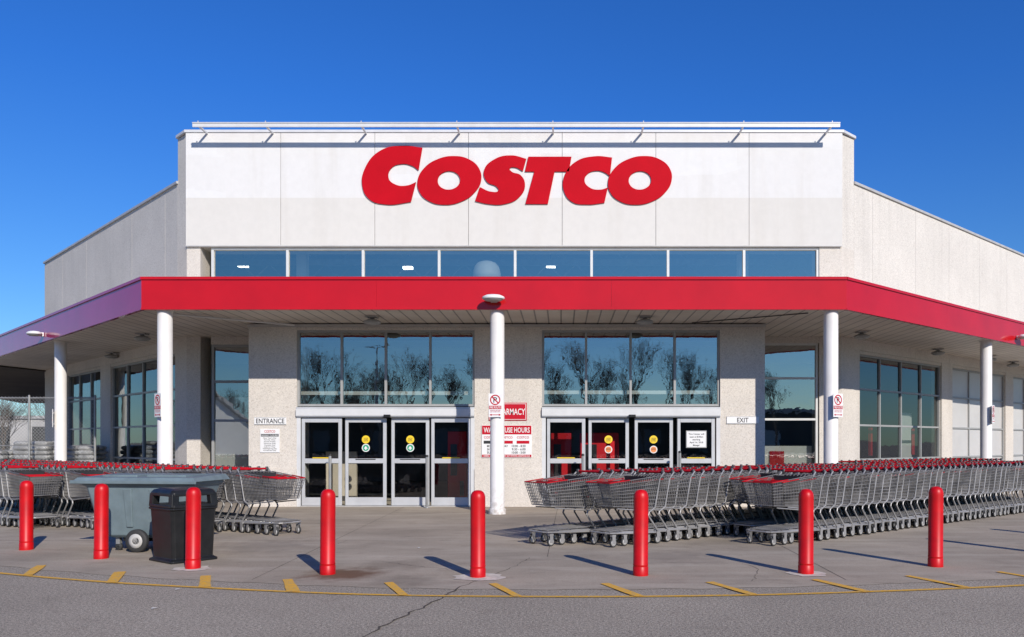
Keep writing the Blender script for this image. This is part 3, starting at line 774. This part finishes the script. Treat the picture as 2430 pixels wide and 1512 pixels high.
ld=(-.8,.6); ln=(-.6,-.8); LPn=(-4.72,13.95)
row(LPn,ld,ln,0,0,11.8,.25)
row(LPn,ld,ln,.70,1.3,9.6,.26)
row(LPn,ld,ln,1.40,3.55,8.0,.25)
row(LPn,ld,ln,2.10,4.45,7.3,.25)
print('carts',ncart)

# ------------------------------------------------------------------ tilt truck
x0,y0=-6.14,12.15
M=Matrix.Translation((x0,y0,0))@Matrix.Rotation(math.radians(-6),4,'Z')
e=thing('tilt_cart',(x0,y0,0),'blue-grey plastic tilt cart with closed lid and large wheels','waste cart')
b=B(M)
def sect(z,xa,xb,w): return [(xa,-w,z),(xb,-w,z),(xb,w,z),(xa,w,z)]
secs=[sect(.20,-.48,.30,.28),sect(.24,-.58,.42,.33),sect(.42,-.66,.62,.36),sect(.62,-.72,.74,.385),sect(.95,-.80,.86,.42),sect(.99,-.86,.90,.46),sect(1.03,-.86,.90,.46)]
def chf(S,c):
    (xa,ya,z),(xb,_,_),(_,yb,_),_=S
    return [(xa+c,ya,z),(xb-c,ya,z),(xb,ya+c,z),(xb,yb-c,z),(xb-c,yb,z),(xa+c,yb,z),(xa,yb-c,z),(xa,ya+c,z)]
cs=[chf(S,.06) for S in secs]; vs=[p for c in cs for p in c]; fs=[]
for j in range(len(cs)-1):
    for i in range(8): fs.append((j*8+i,j*8+(i+1)%8,(j+1)*8+(i+1)%8,(j+1)*8+i))
fs.append(tuple(range(7,-1,-1)))
b.add(vs,fs,M_tilt)
for x,w in ((-.52,.05),(-.12,.05),(.28,.05)):
    b.hexa([(x-w,-.375,.36),(x+w,-.375,.36),(x+w,-.33,.36),(x-w,-.33,.36),(x-w-.02,-.435,.93),(x+w+.02,-.435,.93),(x+w+.02,-.38,.93),(x-w-.02,-.38,.93)],M_tilt)
b.build('body',e,bevel=.015)
b=B(M); b.hexa([(-.93,-.50,1.032),(.96,-.50,1.032),(.96,.50,1.032),(-.93,.50,1.032),(-.88,-.45,1.09),(.91,-.45,1.09),(.91,.45,1.12),(-.88,.45,1.12)],M_tilt)
b.box(-.95,.98,-.52,-.49,1.0,1.05,M_tilt)
b.box(-.60,-.05,-.30,.30,1.08,1.125,M_tilt); b.box(.10,.70,-.30,.30,1.08,1.125,M_tilt); b.box(-.99,-.90,-.12,.12,1.04,1.07,M_tilt)
b.build('lid',e,bevel=.01)
def wheelm(b,c,r,w,hub):
    MM=b.M; b.M=MM@Matrix.Translation(c)@Matrix.Rotation(pi/2,4,'X')
    b.lathe([(r*.6,-w),(r*.94,-w),(r,-w*.6),(r,w*.6),(r*.94,w),(r*.6,w)],(0,0,0),M_rub,n=28)
    b.lathe([(r*.15,-w-.012),(r*.2,-w-.012),(r*.25,-w+.01),(r*.5,-w+.004),(r*.62,-w-.004),(r*.62,w+.004),(r*.3,w)],(0,0,0),hub,n=24)
    b.M=MM
for y in (-.40,.40):
    b=B(M); wheelm(b,(.02,y,.172),.168,.04,M_hub); b.build('wheel',e)
for y in (-.2,.2):
    b=B(M); wheelm(b,(-.40,y,.06),.055,.02,M_rub); b.box(-.43,-.37,y-.03,y+.03,.10,.215,M_galv); b.build('caster',e)
    b=B(M); wheelm(b,(.42,y,.06),.055,.02,M_rub); b.box(.39,.45,y-.03,y+.03,.10,.235,M_galv); b.build('caster',e)
b=B(M); b.cyl((.02,-.38,.172),(.02,.38,.172),.015,M_galv); b.box(-.3,.25,-.25,.25,.15,.198,M_black); b.build('chassis',e)

# ------------------------------------------------------------------ litter bin
x0,y0=-5.15,11.02
M=Matrix.Translation((x0,y0,0))@Matrix.Rotation(math.radians(-38),4,'Z')
e=thing('litter_bin',(x0,y0,0),'black square plastic litter bin with open hood top','litter bin')
b=B(M)
def ring(z,h,c=.035): return chf([(-h,-h,z),(h,-h,z),(h,h,z),(-h,h,z)],c)
def loft(b,R,m,caps=(1,1)):
    vs=[p for r in R for p in r]; k=len(R); fs=[]
    for j in range(k-1):
        for i in range(8): fs.append((j*8+i,j*8+(i+1)%8,(j+1)*8+(i+1)%8,(j+1)*8+i))
    if caps[0]: fs.append(tuple(range(7,-1,-1)))
    if caps[1]: fs.append(tuple(range((k-1)*8,k*8)))
    b.add(vs,fs,m)
loft(b,[ring(0.004,.325,.03),ring(.035,.325,.03),ring(.06,.285),ring(.50,.30),ring(.70,.31),ring(.705,.33),ring(.73,.33)],M_black)
b.build('body',e,bevel=.008)
b=B(M)
for sx in (-1,1):
    for sy in (-1,1):
        xa,xb=sorted((sx*.32,sx*.22)); ya,yb=sorted((sy*.32,sy*.22)); o=-.012
        b.hexa([(xa,ya,.74),(xb,ya,.74),(xb,yb,.74),(xa,yb,.74),(xa+sx*o,ya+sy*o,.92),(xb+sx*o,ya+sy*o,.92),(xb+sx*o,yb+sy*o,.92),(xa+sx*o,yb+sy*o,.92)],M_black)
loft(b,[ring(.885,.313),(ring(.93,.310)),ring(.965,.285),ring(.985,.22),ring(.99,.1)],M_black)
loft(b,[ring(.731,.325),ring(.775,.322)],M_black)
b.build('hood',e,bevel=.01)

# ------------------------------------------------------------------ left yard
e=thing('chain_link_fence',(-18,25.6,0),'tall galvanised chain-link fence with steel posts','fence')
b=B(); xa,xb,H,yf=-23,-14.7,3.0,25.5
for i in range(5):
    x=xa+(xb-xa)*i/4; b.cyl((x,yf,0),(x,yf,H+.05),.035,M_galv,n=10); b.lathe([(.04,0),(.03,.03),(.01,.05)],(x,yf,H+.05),M_galv,n=10)
b.cyl((xa,yf,H),(xb,yf,H),.022,M_galv,n=8); b.cyl((xa,yf,.08),(xb,yf,.08),.015,M_galv,n=8); b.cyl((xa,yf,1.5),(xb,yf,1.5),.015,M_galv,n=8)
b.build('frame',e)
b=B(); st=.11; n=int((xb-xa+H)/st)
for i in range(n):
    s=xa-H+i*st
    a=max(s,xa); c=min(s+H,xb)
    if c>a:
        b.cyl((a,yf-.02,.05+(a-s)),(c,yf-.02,.05+(c-s)),.005,M_galv,n=3,caps=False)
        b.cyl((a,yf-.012,.05+H-(a-s)),(c,yf-.012,.05+H-(c-s)),.005,M_galv,n=3,caps=False)
b.build('wire_mesh',e)
def bagmesh():
    b=B(); vs=[];fs=[];nu,nv=16,8
    def se(c,p): return math.copysign(abs(c)**p,c)
    for j in range(nv+1):
        ph=-pi/2+pi*j/nv
        for i in range(nu):
            t=2*pi*i/nu; vs.append((.31*se(math.cos(t),.5)*se(math.cos(ph),.6),.21*se(math.sin(t),.5)*se(math.cos(ph),.6),.085+.085*se(math.sin(ph),.7)))
    for j in range(nv):
        for i in range(nu): fs.append((j*nu+i,j*nu+(i+1)%nu,(j+1)*nu+(i+1)%nu,(j+1)*nu+i))
    b.add(vs,fs,M_bag,True); o=b.build('filled_bag',center=False); return o
bg=bagmesh(); top(bg,'plump pale plastic bag stacked on a pallet','bag','bags stacked on pallets'); first=True
for pi_,(px,py) in enumerate(((-15.9,26.9),(-17.4,26.9),(-18.9,26.9),(-20.3,26.9))):
    b=B()
    for i in range(7): b.box(px-.6,px+.6,py-.5+i*.155,py-.41+i*.155,.108,.13,M_wood)
    for i in (-.55,0,.5): b.box(px+i-.04,px+i+.05,py-.5,py+.5,.01,.109,M_wood)
    top(b.build('wooden_pallet'),'weathered wooden pallet under stacked bags','pallet','pallets under the bags')
    for l in range((9,10,8,9)[pi_]):
        for sx in (-.3,.3):
            for yy in (-.25,.22):
                loc=(px+sx+random.uniform(-.03,.03),py+yy+random.uniform(-.03,.03),.13+l*.15)
                if first: bg.location=loc; first=False
                else:
                    c=clone(bg,loc,random.uniform(-.06,.06))
e=thing('distant_building',(-54,82,0),'long low pale building beyond the storage yard','building')
b=B(); b.box(-95,-34,82,95,0,4.0,M_farw); b.build('wall',e)
b=B(); b.box(-95.2,-33.8,81.8,95.2,4.0,4.3,M_cop); b.build('roof',e)
b=B()
for i in range(12): b.box(-92+i*4.8,-89.5+i*4.8,81.9,81.99,.9,3.2,M_dark)
b.build('window',e)

# ------------------------------------------------------------------ trees
def bare_tree(seed,H):
    rnd=random.Random(seed); tr=B(); cr=B()
    def grow(p,d,l,r,dep):
        q=p+d*l; (tr if dep==0 else cr).cyl(p,q,r,M_bark,r1=r*.7,n=6 if dep<2 else 3,caps=False)
        if dep>=7: return
        for k in range(3 if dep<5 else 2):
            a=rnd.uniform(.10,.48); t=rnd.uniform(0,2*pi); u=d.orthogonal().normalized(); w=d.cross(u)
            nd=(d*math.cos(a)+(u*math.cos(t)+w*math.sin(t))*math.sin(a)); nd.z+=.15; nd.normalize()
            grow(p.lerp(q,rnd.uniform(.55,1)),nd,l*rnd.uniform(.66,.86),max(r*.54,.007),dep+1)
    grow(Vector((0,0,0)),Vector((rnd.uniform(-.05,.05),0,1)).normalized(),H*.22,.16,0)
    e=thing('bare_tree',(0,0,0),'leafless tree with spreading fine bare branches across the car park','tree','bare trees across the car park')
    tr.build('trunk',e,center=False); cr.build('crown',e,center=False); return e
tv=[bare_tree(3,13.5),bare_tree(11,12.5),bare_tree(23,14.5)]
k=0
for (x,y) in ((-30,-40),(-25.5,-42),(-22,-38),(-19.5,-43),(-17.5,-40),(-15,-42),(-13,-39),(-10.5,-43),(-3,-44),(-1,-41),(1,-43),(2.8,-39),(5,-43),(7,-40),(8.5,-43),(11,-39),(-36,-44),(16,-47),(20,-42),(24,-44),(31,-41),(-47,-40),(-60,-38),(44,-38),(55,-34),
              (-20.8,-45),(-7.6,-49),(-33,54),(-40,58),(-45,64),(-37,68),(-52,66)):
    if k<3: o=tv[k]; o.location=(x,y,0)
    else: o=clone(tv[k%3],(x,y,0),random.uniform(0,6),scale=((.85,.85,random.uniform(.85,1.12)) if y<0 else (.7,.7,.55)))
    if y>0: o['label']='leafless tree with bare branches beyond the storage yard'
    k+=1
e=thing('far_warehouse',(0,-75,0),'long low dark warehouse across the car park','building')
b=B(); b.box(-90,90,-85,-75,0,5.4,M_brick); b.build('wall',e)
b=B(); b.box(-90.2,90.2,-85,-74.8,5.4,6.0,M_farw); b.build('roof',e)
b=B()
for i in range(18): b.box(-84+i*9.4,-80+i*9.4,-74.99,-74.9,.2,3.4,M_farw)
b.build('door',e)
e=thing('white_shed',(-30,-8,0),'white gabled shed at the side of the car park','building')
def gab(b,x0,x1,prof,m):
    n=len(prof); vs=[(x0,p[0],p[1]) for p in prof]+[(x1,p[0],p[1]) for p in prof]
    b.add(vs,[tuple(range(n)),tuple(range(2*n-1,n-1,-1))]+[((i+1)%n,i,n+i,n+(i+1)%n) for i in range(n)],m)
b=B(); gab(b,-36,-24,[(-19,0),(4,0),(4,3.0),(-6,6.2),(-19,2.4)],M_shed); b.build('wall',e)
b=B(); gab(b,-36.3,-23.7,[(-19.4,2.32),(-6,6.24),(4.4,2.92),(4.4,3.1),(-6,6.44),(-19.4,2.50)],M_cop); b.build('roof',e)
b=B(); b.box(-23.99,-23.9,-2,1,0,2.4,M_dframe); b.build('door',e)
for (x,y) in ((-14,-22),(15,-25)):
    b=B(); b.cyl((x,y,0),(x,y,9),.10,M_galv,r1=.06,n=10); b.lathe([(.25,0),(.25,.6),(.2,.65)],(x,y,0),M_farw,n=14)
    b.box(x-.9,x-.25,y-.15,y+.15,8.9,9.05,M_cdark); b.box(x+.25,x+.9,y-.15,y+.15,8.9,9.05,M_cdark); b.cyl((x-.3,y,8.95),(x+.3,y,8.95),.03,M_galv,n=6)
    top(b.build('street_lamp'),'tall twin-headed parking lot lamp on concrete base','lamp','parking lot lamps')

# ------------------------------------------------------------------ light
az=math.radians(27); el=math.radians(28)
sd=Vector((math.sin(az)*math.cos(el),-math.cos(az)*math.cos(el),math.sin(el)))
sl=bpy.data.lights.new('sun','SUN'); sl.energy=4.9; sl.angle=math.radians(.5); sl.color=(1,.94,.86)
so=bpy.data.objects.new('sun',sl); COL.objects.link(so); so.rotation_euler=(-sd).to_track_quat('-Z','Y').to_euler(); so.location=(20,-40,30)
w=bpy.data.worlds.new('World'); sc.world=w; w.use_nodes=True; nt=w.node_tree
bg_=nt.nodes['Background']; sky=nt.nodes.new('ShaderNodeTexSky'); sky.sky_type='NISHITA'; sky.sun_disc=False
sky.sun_elevation=el; sky.sun_rotation=math.atan2(sd.x,sd.y); sky.air_density=1.0; sky.dust_density=.1; sky.ozone_density=4
hs=nt.nodes.new('ShaderNodeHueSaturation'); hs.inputs['Saturation'].default_value=1.1
nt.links.new(sky.outputs[0],hs.inputs['Color'])
tc=nt.nodes.new('ShaderNodeTexCoord'); sp=nt.nodes.new('ShaderNodeSeparateXYZ'); nt.links.new(tc.outputs['Generated'],sp.inputs[0])
f=maprange(nt,sp.outputs['Z'],.04,.38,0,1)
tint=mixc(nt,f,(.66,.92,1.14),(.36,.86,1.55))
nt.links.new(mixc(nt,1.0,hs.outputs[0],tint,'MULTIPLY'),bg_.inputs[0]); bg_.inputs[1].default_value=.095

cam=bpy.data.cameras.new('camera'); co=bpy.data.objects.new('camera',cam); COL.objects.link(co); sc.camera=co
co.location=(0,0,1.6); co.rotation_euler=(pi/2,0,0)
cam.sensor_width=36; cam.lens=28.46; cam.shift_x=-.0486; cam.shift_y=.121; cam.clip_end=3000
